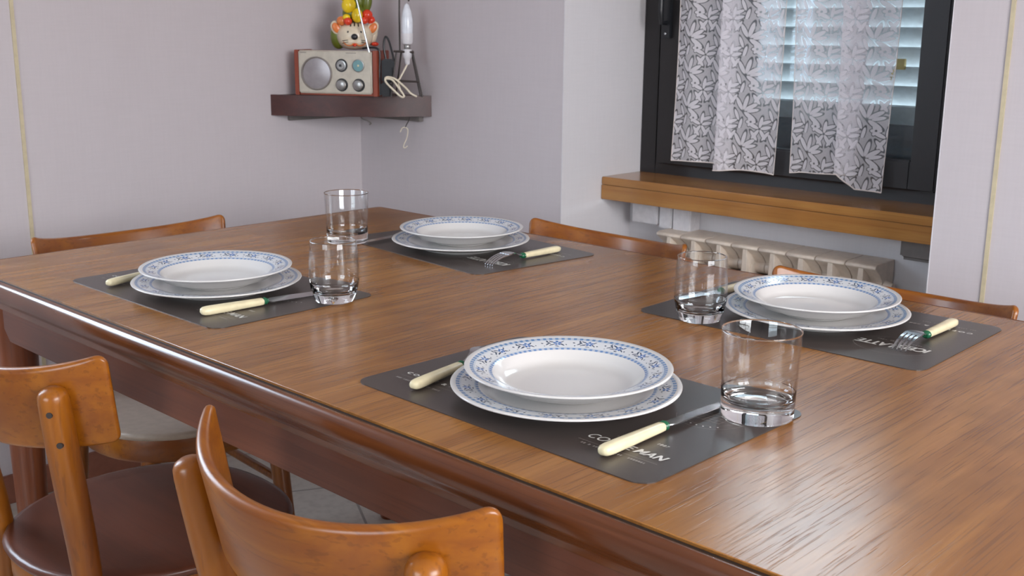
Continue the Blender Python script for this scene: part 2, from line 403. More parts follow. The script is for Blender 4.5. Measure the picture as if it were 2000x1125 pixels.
def text_mesh(s, size, x, y, sp=1.0, shear=0, bold=0, align='LEFT', width=None, rot=0):
    """lettering as flat faces at z=0; returns verts/faces"""
    c = bpy.data.curves.new('t', 'FONT'); c.body = s; c.size = size; c.space_character = sp; c.shear = shear; c.offset = bold; c.align_x = align
    o = bpy.data.objects.new('t', c); col.objects.link(o)
    bpy.context.view_layer.update()
    me = bpy.data.meshes.new_from_object(o.evaluated_get(bpy.context.evaluated_depsgraph_get()))
    vs = [v.co.copy() for v in me.vertices]; fs = [tuple(q.vertices) for q in me.polygons]
    if width:
        x0 = min(v.x for v in vs); x1 = max(v.x for v in vs); k = width/(x1-x0)
        for v in vs: v.x = (v.x-x0)*k
    vs = [(x+v.x*cos(rot)-v.y*sin(rot), y+v.x*sin(rot)+v.y*cos(rot), 0) for v in vs]
    bpy.data.objects.remove(o); bpy.data.curves.remove(c); bpy.data.meshes.remove(me)
    return vs, fs

# ------------------------------------------------------------------ the room
XL, YW, XR, YB, HC = -.66, .479, 3.55, -4.0, 2.7      # left wall, window wall, right wall, back wall, ceiling
RX0, RX1, YG, YU = .165, 1.157, .82, .775              # window recess
struct(box('floor', (XL-.2, YB-.2, -.06), (XR+.2, YG+.1, 0), 'floor', bevel=0))
struct(box('ceiling', (XL-.2, YB-.2, HC), (XR+.2, YG+.1, HC+.1), 'ceiling', bevel=0))
def wall_with_hole(name, axis, at, thick, a0, a1, hole, mat):
    """vertical wall; axis 'x' means the wall lies at x=at and runs along y"""
    mb = MB(); h0, h1, z0, z1 = hole
    def seg(p, q, za, zb):
        if q-p < 1e-6 or zb-za < 1e-6: return
        if axis == 'x': mb.box(min(at, at+thick), p, za, max(at, at+thick), q, zb)
        else: mb.box(p, min(at, at+thick), za, q, max(at, at+thick), zb)
    seg(a0, h0, 0, HC); seg(h1, a1, 0, HC); seg(h0, h1, 0, z0); seg(h0, h1, z1, HC)
    return struct(build(name, mb, mat, smooth=False))
wall_with_hole('wall_left', 'x', XL, -.12, YB, YG+.1, (-1.75, -1.1, .9, 2.0), 'wall')
wall_with_hole('wall_right', 'x', XR, .12, YB, YG+.1, (-1.75, -.25, .9, 2.2), 'wall')
wall_with_hole('wall_back', 'y', YB, -.12, XL, XR, (.6, 2.2, .9, 2.2), 'wall')
# the window wall: two flat pieces either side of the recess, and the header over it
mb = MB(); mb.box(XL, YW, 0, RX0, YG+.1, HC); mb.box(RX1, YW, 0, XR, YG+.1, HC)
struct(build('wall_window', mb, 'wall', smooth=False))
WT = 2.15                                              # top of the window
struct(box('wall_header', (RX0, YW, WT+.04), (RX1, YG+.1, HC), 'wall', bevel=0))
struct(box('wall_recess', (RX0, YU, 0), (RX1, YG+.1, ZT-.03), 'wall_recess', bevel=0))
# the painted lining of the recess sides
mb = MB(); mb.box(RX0, YW-.0008, 0, RX0+.002, YG, WT+.04); mb.box(RX1-.002, YW-.0008, 0, RX1, YG, WT+.04)
struct(build('trim_1', mb, 'wall_recess', smooth=False))
struct(box('trim_2', (XL, -.565, .075), (XL+.003, -.556, HC), 'strip', bevel=0))
struct(box('trim_3', (1.264, YW-.003, 0), (1.272, YW, HC), 'strip', bevel=0))
struct(box('baseboard_left', (XL, YB, 0), (XL+.012, YW, .075), 'skirting', bevel=.002))
struct(box('baseboard_window', (XL+.012, YW-.012, 0), (RX0, YW, .075), 'skirting', bevel=.002))
# frames of the openings that light the room from outside the picture
def opening(name, axis, at, a0, a1, z0, z1):
    w = .05; mb = MB()
    def b(p, q, za, zb):
        if axis == 'x': mb.box(at-.02, p, za, at+.02, q, zb)
        else: mb.box(p, at-.02, za, q, at+.02, zb)
    b(a0, a0+w, z0, z1); b(a1-w, a1, z0, z1); b(a0, a1, z0, z0+w); b(a0, a1, z1-w, z1); b((a0+a1)/2-.02, (a0+a1)/2+.02, z0, z1)
    return struct(build(name, mb, 'frame', smooth=False))
opening('window_2', 'x', XR+.03, -1.75, -.25, .9, 2.2)
opening('window_3', 'x', XL-.04, -1.75, -1.1, .9, 2.0)
opening('window_4', 'y', YB-.05, .6, 2.2, .9, 2.2)

# ------------------------------------------------------------------ window in the recess
win = struct(bpy.data.objects.new('window_1', None)); col.objects.link(win); win.location = (0, YG, ZT)
T0 = WT-ZT
def ring(mb, x0, x1, z0, z1, w, y0, y1, wb=None):
    wb = wb or w
    mb.box(x0, y0, z0, x0+w, y1, z1); mb.box(x1-w, y0, z0, x1, y1, z1); mb.box(x0+w, y0, z0, x1-w, y1, z0+wb); mb.box(x0+w, y0, z1-w, x1-w, y1, z1)
mb = MB(); ring(mb, RX0+.003, RX1-.003, .028, T0, .052, -.008, .05); build('window_frame', mb, 'frame', win, bevel=.003)
mb = MB(); ring(mb, .232, 1.02, .062, T0-.03, .062, -.024, .02, .07); build('window_sash', mb, 'frame', win, bevel=.004)
mb = MB(); ring(mb, 1.023, RX1-.06, .062, T0-.03, .04, -.024, .02, .07); build('window_sash', mb, 'frame', win, bevel=.004)
box('glass_pane', (.29, .0, .13), (.963, .004, T0-.09), 'pane', win, bevel=0)
mb = MB(); mb.box(.243, -.036, .40, .272, -.0235, .52); mb.tube([(.258, -.03, .44), (.258, -.055, .44), (.258, -.06, .47), (.258, -.055, .56)], [.007, .007, .008, .006], 10)
h = build('window_handle', mb, 'black', win, bevel=.002)
build('screw', MB().ell((.258, -.0365, .412), .0035, .0015, .0035), 'steel', h)
# louvred shutter outside the glass
sh0, sh1 = .47, .985; ysh = .085
mb = MB(); mb.box(RX0-.04, ysh-.018, .0, sh0, ysh+.018, T0); mb.box(sh1, ysh-.018, 0, sh1+.17, ysh+.018, T0); mb.box(sh0, ysh-.018, 0, sh1, ysh+.018, .202); mb.box(sh0, ysh-.018, .715, sh1, ysh+.018, .75); mb.box(sh0, ysh-.022, .118, sh1, ysh-.018, .123)
build('shutter_frame', mb, 'shutter_dark', win, bevel=.002)
mb = MB(); z = .201; pitch = .0455
while z < .68:  # slats stop short above view; opening left there so sky makes the table sheen
    # inner edge high, outer edge low
    a = Vector((0, -.020, z+.048)); b_ = Vector((0, .026, z-.004)); d = (b_-a).normalized(); nrm = Vector((0, -d.z, d.y))*.003
    prof = [a+nrm, b_+nrm, b_-nrm, a-nrm]
    mb.rings([[(x, p.y+ysh, p.z) for p in prof] for x in (sh0, sh1)])
    z += pitch
build('shutter_slats', mb, 'shutter', win, smooth=False)
mb = MB(); mb.box(.868, ysh-.034, .335, .888, ysh-.022, .36); mb.tube([(.872, ysh-.03, .345), (.862, ysh-.035, .33), (.858, ysh-.035, .31)], .003, 8)
build('shutter_latch', mb, 'brass', win, bevel=.001)

# sill
sill = thing('window_sill', 'long oak window sill board spanning the recess above the radiator', 'window sill', (0, .643, ZT))
box('sill_board', (RX0+.0025, 0, .012), (RX1-.0025, YG-.643-.001, .033), 'oak_sill', sill, bevel=.002)
box('front_board', (RX0+.0025, -.001, -.028), (RX1-.0025, .028, .0112), 'oak_sill', sill, bevel=.0015)

# things under the sill
jb = thing('junction_box', 'white plastic junction box on the wall beneath the left end of the sill', 'junction box', (0, YU, ZT))
box('housing', (.215, -.055, -.093), (.30, -.001, -.032), 'white_paint', jb, bevel=.003)
box('cover', (.303, -.05, -.10), (.345, -.001, -.032), 'white_paint', jb, bevel=.003)
box('cover', (.348, -.05, -.11), (.405, -.001, -.032), 'white_paint', jb, bevel=.003)
rb = thing('pipe_bracket', 'dark grey box and pipe under the right end of the sill', 'bracket', (0, YU, ZT))
box('housing', (.985, -.06, -.085), (1.10, -.001, -.03), 'bracket', rb, bevel=.009, seg=3)
build('pipe', MB().tube([(1.075, -.03, -.085), (1.075, -.03, -.30)], .02, 16), 'bracket', rb)

rad = thing('radiator', 'cream ribbed aluminium radiator on the wall beneath the sill', 'radiator', (0, YU-.005, ZT))
def radiator_section():
    mb = MB(); w = .0765; zt = -.098
    # profile of the top cap and curved front lip (y, z)
    cap = [(0, zt), (-.088, zt-.001), (-.097, zt-.004), (-.0985, zt-.010), (-.092, zt-.014), (-.072, zt-.028), (-.058, zt-.044), (-.053, zt-.058), (0, zt-.058)]
    mb.rings([[(x, y, z_) for y, z_ in cap] for x in (.0008, w-.0008)])
    # wedge-shaped fin in the mouth
    mb.rings([[(.030-q, -.045, z_), (.046+q, -.045, z_), (.044+q*.4, -.094, z_), (.032-q*.4, -.094, z_)] for q, z_ in ((0, zt-.012), (.003, zt-.05), (.009, zt-.092))])
    pl = [(-.086, zt-.086), (-.094, zt-.094), (-.094, -.655), (-.085, -.66), (-.078, -.655), (-.078, zt-.090)]
    mb.rings([[(x, y, z_) for y, z_ in pl] for x in (.001, w-.001)])
    mb.box(.026, -.08, -.66, .05, -.01, zt-.05)
    mb.tube([(0, -.045, zt-.06), (w, -.045, zt-.06)], .017, 14)
    mb.tube([(0, -.045, -.63), (w, -.045, -.63)], .017, 14)
    return mb
sec = build('radiator_section', radiator_section(), 'radiator', rad, loc=(.335, 0, 0), bevel=.0008, seg=1)
for k in range(1, 8):
    c = sec.copy(); col.objects.link(c); c.parent = rad; c.location = (.335+.0775*k, 0, 0)
build('end_plug', MB().tube([(.322, -.045, -.158), (.335, -.045, -.158)], [.015, .018], 16), 'bracket', rad)
build('air_valve', MB().tube([(.955, -.045, -.158), (.975, -.045, -.158)], [.016, .012], 16), 'radiator', rad)

# curtains: path across the cloth (x, y), with zig-zag folds; slant widens the top edge
def curtain(name, label, path, zb, lean, grp):
    root = thing(name, label, 'curtain', (0, YG-.045, ZT), 0, grp)
    P = spline([(x, y, 0) for x, y in path], 10); L = [0]
    for a, b in zip(P, P[1:]): L.append(L[-1]+(b-a).length)
    nz = 40; H = .70
    vs = []; uvs = []; fs = []; n = len(P)
    for j in range(nz+1):
        tz = j/nz
        for i, p in enumerate(P):
            zbot = zb(i/(n-1)); z_ = zbot+(H-zbot)*tz
            k = z_-zbot
            x = p.x+lean(p.x)*k+.002*sin(9*k+L[i]*30); y = p.y+.004*sin(L[i]*70+k*5)*(.4+tz)
            vs.append((x, y, z_)); uvs.append((L[i], z_))
    for j in range(nz):
        for i in range(n-1): a = j*n+i; fs.append((a, a+1, a+n+1, a+n))
    mb = MB().add(vs, fs)
    me = bpy.data.meshes.new('lace_panel'); me.from_pydata(vs, [], fs)
    ul = me.uv_layers.new(name='UVMap')
    for lp in me.loops: ul.data[lp.index].uv = uvs[lp.vertex_index]
    me.polygons.foreach_set('use_smooth', [True]*len(me.polygons)); me.materials.append(MT['lace'])
    o = bpy.data.objects.new('lace_panel', me); col.objects.link(o); o.parent = root
    hp = [vs[i] for i in range(0, n)]
    hem = MB().tube(hp, .0016, 6)
    for e in (0, n-1):
        hem.tube([vs[j*n+e] for j in range(nz+1)], .0009, 6)
    build('hem', hem, 'hem', root)
    return root
def zb1(t): return .078+.006*sin(t*9)-(.012*t)
curtain('lace_curtain', 'white leaf-patterned lace half curtain hanging on the left of the window', [(.300, 0), (.36, -.004), (.43, .004), (.47, 0), (.485, -.004), (.479, -.012), (.45, -.014), (.448, -.020), (.475, -.024), (.50, -.02), (.53, -.008), (.57, -.003), (.616, 0)], zb1, lambda x: .02*(1-(x-.3)/.3*.0), 'lace half curtains')
def zb2(t): return .078-.004*t+(.014*sin(t*2.4)) - (.03 if t > .80 else .03*max(0, (t-.68)/.12))
curtain('lace_curtain', 'white leaf-patterned lace half curtain hanging on the right of the window', [(.660, 0), (.675, -.003), (.69, .002), (.75, -.003), (.80, .003), (.828, 0), (.838, -.006), (.83, -.013), (.795, -.016), (.79, -.023), (.81, -.027), (.84, -.024), (.862, -.014), (.885, -.004), (.905, 0)], zb2, lambda x: -.03+max(0, x-.66)/.24*.045, 'lace half curtains')
rod = build('curtain_rod', MB().tube([(.21, -.05, .702), (1.03, -.05, .702)], .005, 10), 'brass', None, loc=(0, YG, ZT))
tag(rod, 'thin brass rod carrying the lace curtains across the window', 'curtain rod')

# ------------------------------------------------------------------ dining table
TW, TL = .962, 1.98
tb = thing('dining_table', 'large wooden dining table with oak veneer top and rounded dark edge', 'table', (0, 0, 0))
box('table_top', (0.0, -TW, ZT-.022), (TL, 0, ZT), 'oak_top', tb, bevel=.0008, seg=1)
def edging():
    # closed profile swept round the rectangle: (out, z)
    prof = [(.0, -.008), (.0062, -.008), (.0068, -.0032), (.0082, -.0014), (.0112, -.0016), (.0150, -.0032), (.0178, -.0078), (.0195, -.014), (.0198, -.021), (.0185, -.028), (.0155, -.034), (.0125, -.038), (.0105, -.043), (.0098, -.050), (0, -.05)]
    cs = [((0, 0), (-1, 1)), ((TL, 0), (1, 1)), ((TL, -TW), (1, -1)), ((0, -TW), (-1, -1))]
    R = []
    for (x, y), (sx, sy) in cs:
        a0 = atan2(sy, sx)
        order = {(-1, 1): (pi, pi/2), (1, 1): (pi/2, 0), (1, -1): (0, -pi/2), (-1, -1): (-pi/2, -pi)}[(sx, sy)]
        rc = .0
        for k in range(7):
            a = order[0]+(order[1]-order[0])*k/6
            # small corner rounding
            R.append([(x+cos(a)*o_*1.0, y+sin(a)*o_*1.0, ZT+z_) for o_, z_ in prof])
    return MB().rings(R, closed=True)
build('edge_moulding', edging(), 'mould', tb, sharp=60)
box('edge_groove', (-.0064, -TW-.0064, ZT-.012), (TL+.0064, .0064, ZT-.0035), 'groove', tb, bevel=0)
def apron_side(y0, y1, x0, x1):
    mb = MB(); zb_, zt = ZT-.104, ZT-.044
    o = [(x0+.02, zb_), (x1-.02, zb_), (x1, zb_+.02), (x1, zt), (x0, zt), (x0, zb_+.02)]
    return mb.rings([[(x, y, z_) for x, z_ in o] for y in (y0, y1)])
build('apron', apron_side(-TW-.0095, -TW+.014, .175, TL-.05), 'apron', tb, bevel=.002)
build('apron', apron_side(-.014, .010, .175, TL-.05), 'apron', tb, bevel=.003)
box('apron', (.03, -TW+.08, ZT-.104), (.054, -.08, ZT-.03), 'apron', tb, bevel=.003)
box('apron', (TL-.054, -TW+.08, ZT-.104), (TL-.03, -.08, ZT-.03), 'apron', tb, bevel=.003)
box('extension_runner', (.30, -TW+.016, ZT-.115), (TL-.3, -TW+.05, ZT-.05), 'apron', tb, bevel=.002)
box('extension_runner', (.30, -.05, ZT-.115), (TL-.3, -.016, ZT-.05), 'apron', tb, bevel=.002)
for x, y in ((.062, -TW+.055), (.085, -.055), (TL-.09, -TW+.052), (TL-.09, -.055)):
    build('leg', MB().lathe([(0, 0), (.020, 0), (.022, .004), (.027, .25), (.032, .52), (.036, ZT-.105), (.036, ZT-.03), (0, ZT-.03)], 28, (x, y, 0)), 'leg_wood', tb)

# ------------------------------------------------------------------ chairs
CW, CS, CA, CZ, CH = .215, .106, .221, -.020, .116
RHO = (CW*CW+CS*CS)/(2*CS); FM = math.asin(CW/RHO)
def bk(fi, v, off=0.):
    uu = (RHO+off)*sin(fi); d = RHO-(RHO+off)*cos(fi)
    return Vector((uu, d*cos(CA)-v*sin(CA), ZT+CZ+v*cos(CA)+d*sin(CA)))
def make_chair(label, seatmat, group):
    t = thing('dining_chair', label, 'chair', (0, 0, 0), 0, group)
    # backrest: bent board with rounded corners and edges
    R = []; nc = 56; th = .008; rc = .015
    for i in range(nc+1):
        s_ = -cos(pi*i/nc); fi = FM*s_
        e = (FM-abs(fi))*RHO; drop = rc-sqrt(max(0, rc*rc-(rc-e)**2)) if e < rc else 0
        top = -drop+.008*abs(s_)**4; bot = -CH-.004+drop*.8; tt = th*(1-.45*abs(s_)**6)
        if e < .003: tt *= .55+.45*e/.003
        ring_ = []; m = 6; q = min(tt, (top-bot)/2); fb = fi*.955
        for k in range(m+1):
            a = pi*k/m; ring_.append(bk(fi, top-q+q*sin(a), -tt*cos(a)))
        for k in range(m+1):
            a = pi*k/m; ring_.append(bk(fb, bot+q-q*sin(a), tt*cos(a)))
        R.append(ring_)
    build('backrest', MB().rings(R), 'beech_x', t, sharp=50)
    # rear posts
    for s_ in (-1, 1):
        top = bk(.654*s_, -.032, .020)
        sx = .146*s_
        ctrl = [top, Vector((top.x*.94, top.y+.014, top.z-.1)), Vector((sx, top.y+.040, .43)), Vector((sx*1.0, top.y+.038, .30)), Vector((sx*1.06, top.y+.005, 0))]
        P = spline(ctrl, 6); n = len(P)
        radii = []
        for i in range(n):
            k = i/(n-1); radii.append(.0195+.0015*sin(pi*min(1, k*2))-.006*max(0, k-.5)*2)
        d = (P[0]-P[1]).normalized()
        dome = [P[0]+d*.011, P[0]+d*.010, P[0]+d*.0065, P[0]+d*.001]; dr = [.004, .0095, .0155, .0188]
        pst = build('leg', MB().tube(dome+P[1:], dr+radii[1:], 22), 'beech_z', t)
        for vv in (-.05, -.095):
            sc_ = MB()
            p = bk(.654*s_, vv, .0405)
            nr = Vector((sin(.654*s_), -cos(.654*s_), 0))
            sc_.tube([p-nr*.004, p+nr*.0005], .0042, 10)
            build('screw', sc_, 'wire', pst)
    # seat
    def outline(sc, n=48):
        o = []
        for k in range(n):
            a = 2*pi*k/n; c, s__ = cos(a), sin(a)
            x = .213*sc*abs(c)**.86*(1 if c > 0 else -1); y = .213*sc*abs(s__)**.86*(1 if s__ > 0 else -1)
            if y < 0: x *= 1-.10*(-y/.2)
            o.append((x, y+.262))
        return o
    zs = .424
    R = []
    for sc, z_ in ((.95, zs-.016), (.985, zs-.013), (1, zs-.006), (.985, zs-.0008), (.95, zs), (.8, zs-.002), (.5, zs-.006), (.2, zs-.008)):
        R.append([(x, y, z_) for x, y in outline(sc)])
    build('seat', MB().rings(R), seatmat, t, sharp=60)
    R = [[(x, y, z_) for x, y in outline(sc)] for sc, z_ in ((.94, zs-.0165), (.955, zs-.03), (.955, zs-.055), (.93, zs-.062), (.84, zs-.062), (.84, zs-.0165))]
    build('seat_frame', MB().rings(R, closed=True), 'beech_x', t, sharp=50)
    for s_ in (-1, 1):
        P = [Vector((.135*s_, .39, zs-.02)), Vector((.148*s_, .398, .25)), Vector((.165*s_, .415, 0))]
        build('leg', MB().tube(spline(P, 5), [.019]*6+[.018, .017, .016, .015, .014], 18), 'beech_z', t)
        build('stretcher', MB().tube([(.151*s_, .396, .235), (.166*s_, .085, .235)], .0095, 12), 'beech_z', t)
    build('stretcher', MB().tube([(-.157, .402, .18), (.157, .402, .18)], .0095, 12), 'beech_z', t)
    build('stretcher', MB().tube([(-.168, .08, .19), (.168, .08, .19)], .0095, 12), 'beech_z', t)
    return t
GC = 'wooden chairs round the dining table'
c1 = make_chair('orange varnished wooden chair with dark brown seat, at the left of the table near side', 'seat_dark', GC)
c1.location = (.52, -1.168, 0); c1.rotation_euler.z = .01
c2 = dup(c1, (1.211, -1.154, 0), .068, 'orange varnished wooden chair with curved back closest to the viewer, at the near side', GC)
for ch in c2.children:
    if ch.name.startswith('seat') and not ch.name.startswith('seat_frame'):
        ch.data = ch.data.copy(); ch.data.materials[0] = MT['beech_x']
c3 = dup(c1, (-.225, -.566, 0), -1.598, 'wooden chair with pale beige seat at the table end by the left wall', GC)
for ch in c3.children:
    if ch.name.startswith('seat') and not ch.name.startswith('seat_frame'):
        ch.data = ch.data.copy(); ch.data.materials[0] = MT['seat_light']
dup(c1, (.607, .214, 0), 3.109, 'wooden chair on the window side, its back showing beyond the farthest plates', GC)
dup(c1, (1.261, .16, 0), 3.137, 'wooden chair in front of the radiator, its back showing behind the right-hand plates', GC)

# ------------------------------------------------------------------ place settings
def make_mat(label):
    t = thing('placemat', label, 'placemat', (0, 0, 0), 0, 'printed placemats')
    o = rrect(.45, .298, .021, 7)
    n = len(o)
    build('mat_sheet', MB().prism(o, 0, .0012), 'placemat', t, smooth=False)
    z0 = .0015
    def put(mb, *a, **k):
        vs, fs = text_mesh(*a, **k); mb.add([(x, y, z0) for x, y, _ in vs], fs)
    def line(mb, x0, y0, x1, y1, w=.0006):
        d = Vector((x1-x0, y1-y0)).normalized(); q = Vector((-d.y, d.x))*w/2
        mb.add([(x0+q.x, y0+q.y, z0), (x1+q.x, y1+q.y, z0), (x1-q.x, y1-q.y, z0), (x0-q.x, y0-q.y, z0)], [(0, 3, 2, 1)])
    def arc(mb, cx, cy, rx, ry, a0, a1, w=.0006, n=40):
        P = [(cx+rx*cos(a0+(a1-a0)*i/n), cy+ry*sin(a0+(a1-a0)*i/n)) for i in range(n+1)]
        for a, b in zip(P, P[1:]): line(mb, *a, *b, w)
    def dot(mb, x, y, r_): mb.add([(x+r_*cos(k*pi/4), y+r_*sin(k*pi/4), z0) for k in range(8)], [tuple(range(8))])
    def word(mat, *a, heavy=0, **k):
        A = MB(); put(A, *a, **k)
        base = (list(A.v), list(A.f))
        for q in range(1, heavy+1): A.add([(x+.00035*q, y, z_+.00004*q) for x, y, z_ in base[0]], base[1])
        build('printed_word', A, mat, t, smooth=False, recalc=False)
    def ticks(x, y, w_, h_, n):
        """a line of print too small to read"""
        A = MB(); rr = random.Random(n)
        for q in range(n):
            if rr.random() < .14: continue
            a = x+w_*q/n; b_ = w_/n*(.45+.3*rr.random())
            A.add([(a, y, z0), (a+b_, y, z0), (a+b_, y+h_, z0), (a, y+h_, z0)], [(0, 1, 2, 3)])
        build('fine_print', A, 'print_dim', t, smooth=False, recalc=False)
    word('print', 'COFFEE', .018, .099, -.0885, 1.05, .25, .0001, width=.060)
    word('print', 'MAN', .018, .1605, -.0885, 1.05, .25, .0001, width=.038, heavy=3)
    word('print', '1887', .006, .166, -.054, 1.3, .2, .0001, width=.014)
    word('print', 'ICED', .026, -.196, .046, 1.0, .2, .0001, width=.042, heavy=4)
    word('print', 'LATTE', .026, -.150, .052, 1.0, .2, .0001, width=.054, heavy=4)
    word('print', 'COFFEE &', .0085, -.203, -.083, 1.5, 0, .0003, width=.072)
    ticks(-.126, -.083, .03, .0055, 5); ticks(.106, -.107, .085, .0035, 26); ticks(-.178, .034, .065, .0035, 18); ticks(-.2, -.103, .08, .0035, 24); ticks(.122, -.066, .010, .0035, 4)
    B = MB(); line(B, .096, -.0985, .2, -.0985); build('printed_line', B, 'print_dim', t, smooth=False, recalc=False)
    B = MB(); line(B, -.203, -.0915, -.098, -.0915, .0004); build('printed_line', B, 'print_dim', t, smooth=False, recalc=False)
    B = MB()
    for k in range(8):
        a = -2.45+k*.235; dot(B, .158+.034*cos(a), .058+.034*sin(a), .0012)
    build('badge_dots', B, 'print', t, smooth=False, recalc=False)
    B = MB(); arc(B, .158, .058, .030, .030, 0, 2*pi, .0005); arc(B, .158, .058, .040, .040, -2.7, .2, .0005); arc(B, .158, .058, .040, .040, .6, 2.4, .0004)
    for k in range(5): line(B, .139, .044+k*.007, .177, .044+k*.007, .0006)
    for k in range(6): line(B, .141+k*.007, .042, .143+k*.007, .074, .0006)
    build('printed_badge', B, 'print_dim', t, smooth=False, recalc=False)
    B = MB(); arc(B, -.146, .052, .050, .035, -2.8, -.35, .0005); build('printed_arc', B, 'print_dim', t, smooth=False, recalc=False)
    B = MB(); arc(B, -.146, .052, .056, .050, .35, 2.8, .0006)
    build('printed_arc', B, 'print_dim', t, smooth=False, recalc=False)
    return t
LM = ['dark grey printed placemat under the nearest plates, lettering COFFEEMAN at its front',
      'dark grey printed placemat at the left end of the table',
      'dark grey printed placemat farthest away, at the corner towards the wall shelf',
      'dark grey printed placemat at the right, on the window side of the table']
poses = [(1.253, -.7456, -.0167), (.4764, -.7368, .0067), (.5004, -.194, -.1075+pi), (1.2787, -.2133, .0136+pi)]
m0 = make_mat(LM[0]); m0.location = (poses[0][0], poses[0][1], ZT); m0.rotation_euler.z = poses[0][2]
for (x, y, a), l in list(zip(poses, LM))[1:]: dup(m0, (x, y, ZT), a, l)

ZM = ZT+.0013
def plate_profile(rim, well, foot, zr, zw, th=.0035):
    top = [(0, zw+.0005), (well*.6, zw+.0003), (well*.82, zw+.0012), (well*.93, zw+(zr-zw)*.28), (well, zw+(zr-zw)*.62)]
    n = 6
    r0_, z0_ = top[-1]
    for k in range(1, n+1):
        a = k/n; top.append((r0_+(rim-.0012-r0_)*a, z0_+(zr-z0_)*(a**.85)))
    edge = [(rim, zr-.0008), (rim-.0004, zr-.0022), (rim-.003, zr-.0032)]
    bot = [(well+.006, zw+(zr-zw)*.62-th), (well-.002, zw+(zr-zw)*.35-th), (foot+.012, zw-th+.002), (foot+.003, zw-th+.0004), (foot+.002, 0), (foot-.002, 0), (foot-.003, zw-th), (0, zw-th)]
    return top+edge+bot
dp = build('dinner_plate', MB().lathe(plate_profile(.1355, .100, .075, .0200, .0065), 128), 'dinner', sharp=80)
sp_ = build('soup_plate', MB().lathe(plate_profile(.1222, .0875, .052, .0320, .0065), 128), 'soup', sharp=80)
where = ['of the nearest setting', 'of the setting at the left end', 'of the farthest setting towards the corner', 'of the right-hand setting by the window']
DP = [(1.2494, -.7533), (.4898, -.7462), (.5041, -.2089), (1.2768, -.2135)]
SP = [(1.249, -.749), (.480, -.741), (.493, -.196), (1.271, -.204)]
for i in range(4):
    d = dp if i == 0 else dp.copy()
    s = sp_ if i == 0 else sp_.copy()
    if i: col.objects.link(d); col.objects.link(s)
    d.location = (*DP[i], ZM); s.location = (*SP[i], ZM+.0065+.0008)
    d.rotation_euler.z = i*1.1; s.rotation_euler.z = .3+i*.7
    tag(d, 'white dinner plate with blue floral rim, lower plate '+where[i], 'plate', 'dinner plates under the soup plates')
    tag(s, 'white soup plate with blue floral rim, upper plate '+where[i], 'plate', 'soup plates')

# glasses
straight = MB().lathe([(0, 0.0008), (.030, .0004), (.0385, 0), (.0400, .0012), (.0403, .004), (.0410, .018), (.0413, .030), (.0440, .0985), (.0444, .0996), (.0440, .1003), (.0432, .0998), (.0428, .0985), (.0399, .030), (.0397, .024), (.036, .0195), (.020, .0165), (0, .0158)], 96)
rounded = MB().lathe([(0, .0008), (.022, .0004), (.0285, 0), (.0305, .0014), (.033, .008), (.0368, .020), (.0390, .033), (.0394, .042), (.0388, .060), (.0375, .082), (.0364, .0958), (.0361, .0968), (.0354, .0972), (.0349, .0966), (.0349, .0955), (.0362, .080), (.0374, .058), (.0379, .042), (.0373, .033), (.0345, .020), (.028, .0150), (.015, .0128), (0, .0122)], 96)
g = build('tumbler', straight, 'glass', sharp=80); thin_walls(g, .030, .0987)
tag(g, 'straight-sided clear glass tumbler with thick base beside the nearest plates', 'glass', 'straight glass tumblers'); g.location = (1.444, -.650, ZM)
g2 = g.copy(); col.objects.link(g2); g2.location = (.302, -.332, ZT+.0003); tag(g2, 'straight-sided clear glass tumbler, far one, on the left edge of the farthest setting', 'glass')
g3 = build('tumbler', rounded, 'glass', sharp=80); thin_walls(g3, .034, .0957); g3.location = (.684, -.657, ZM); tag(g3, 'rounded clear glass tumbler on the left placemat, right of its plates', 'glass', 'rounded glass tumblers')
g4 = g3.copy(); col.objects.link(g4); g4.location = (1.157, -.342, ZM); tag(g4, 'rounded clear glass tumbler on the right placemat, left of its plates, radiator behind', 'glass')

# cutlery, pointing along +y from the handle end at the origin
def handle_mb(L, w=.0082, h=.0062, z=.0068):
    R = []
    for y, k in ((0, .35), (.0015, .7), (.005, .93), (.012, 1.02), (.03, 1.0), (L*.7, .9), (L-.006, .84), (L-.001, .80), (L, .7)):
        R.append([(w*k*(abs(cos(a))**.75)*(1 if cos(a) > 0 else -1), y, z+h*k*(abs(sin(a))**.75)*(1 if sin(a) > 0 else -1)) for a in [2*pi*i/24 for i in range(24)]])
    return MB().rings(R)
def collar_mb(y, z=.0068):
    return MB().rings([[(.0062*k*cos(a), y+d, z+.005*k*sin(a)) for a in [2*pi*i/20 for i in range(20)]] for d, k in ((0, 1.0), (.0015, 1.12), (.003, 1.0), (.0045, 1.12), (.006, .85), (.0085, .7))])
def make_knife(label):
    t = thing('table_knife', label, 'knife', (0, 0, 0), 0, 'ivory-handled knives')
    build('handle', handle_mb(.103), 'ivory', t); build('collar', collar_mb(.103), 'green', t)
    R = []
    for k in range(25):
        s_ = k/24; y = .110+.112*s_
        back = .0072-.001*s_; cut = -.0085-.0012*sin(pi*min(1, s_*1.1))
        if s_ < .08: back = .003+(back-.003)*s_/.08; cut = -.003+(cut+.003)*s_/.08
        if s_ > .80:
            q = (s_-.80)/.20; back = back-(back-cut)*.93*(q**2.2); 
        z_ = .0068-.003*s_
        R.append([(back, y, z_+.0007), (back, y, z_-.0007), (cut, y, z_-.00015), (cut, y, z_+.00015)])
    build('blade', MB().rings(R), 'steel', t, sharp=30)
    return t
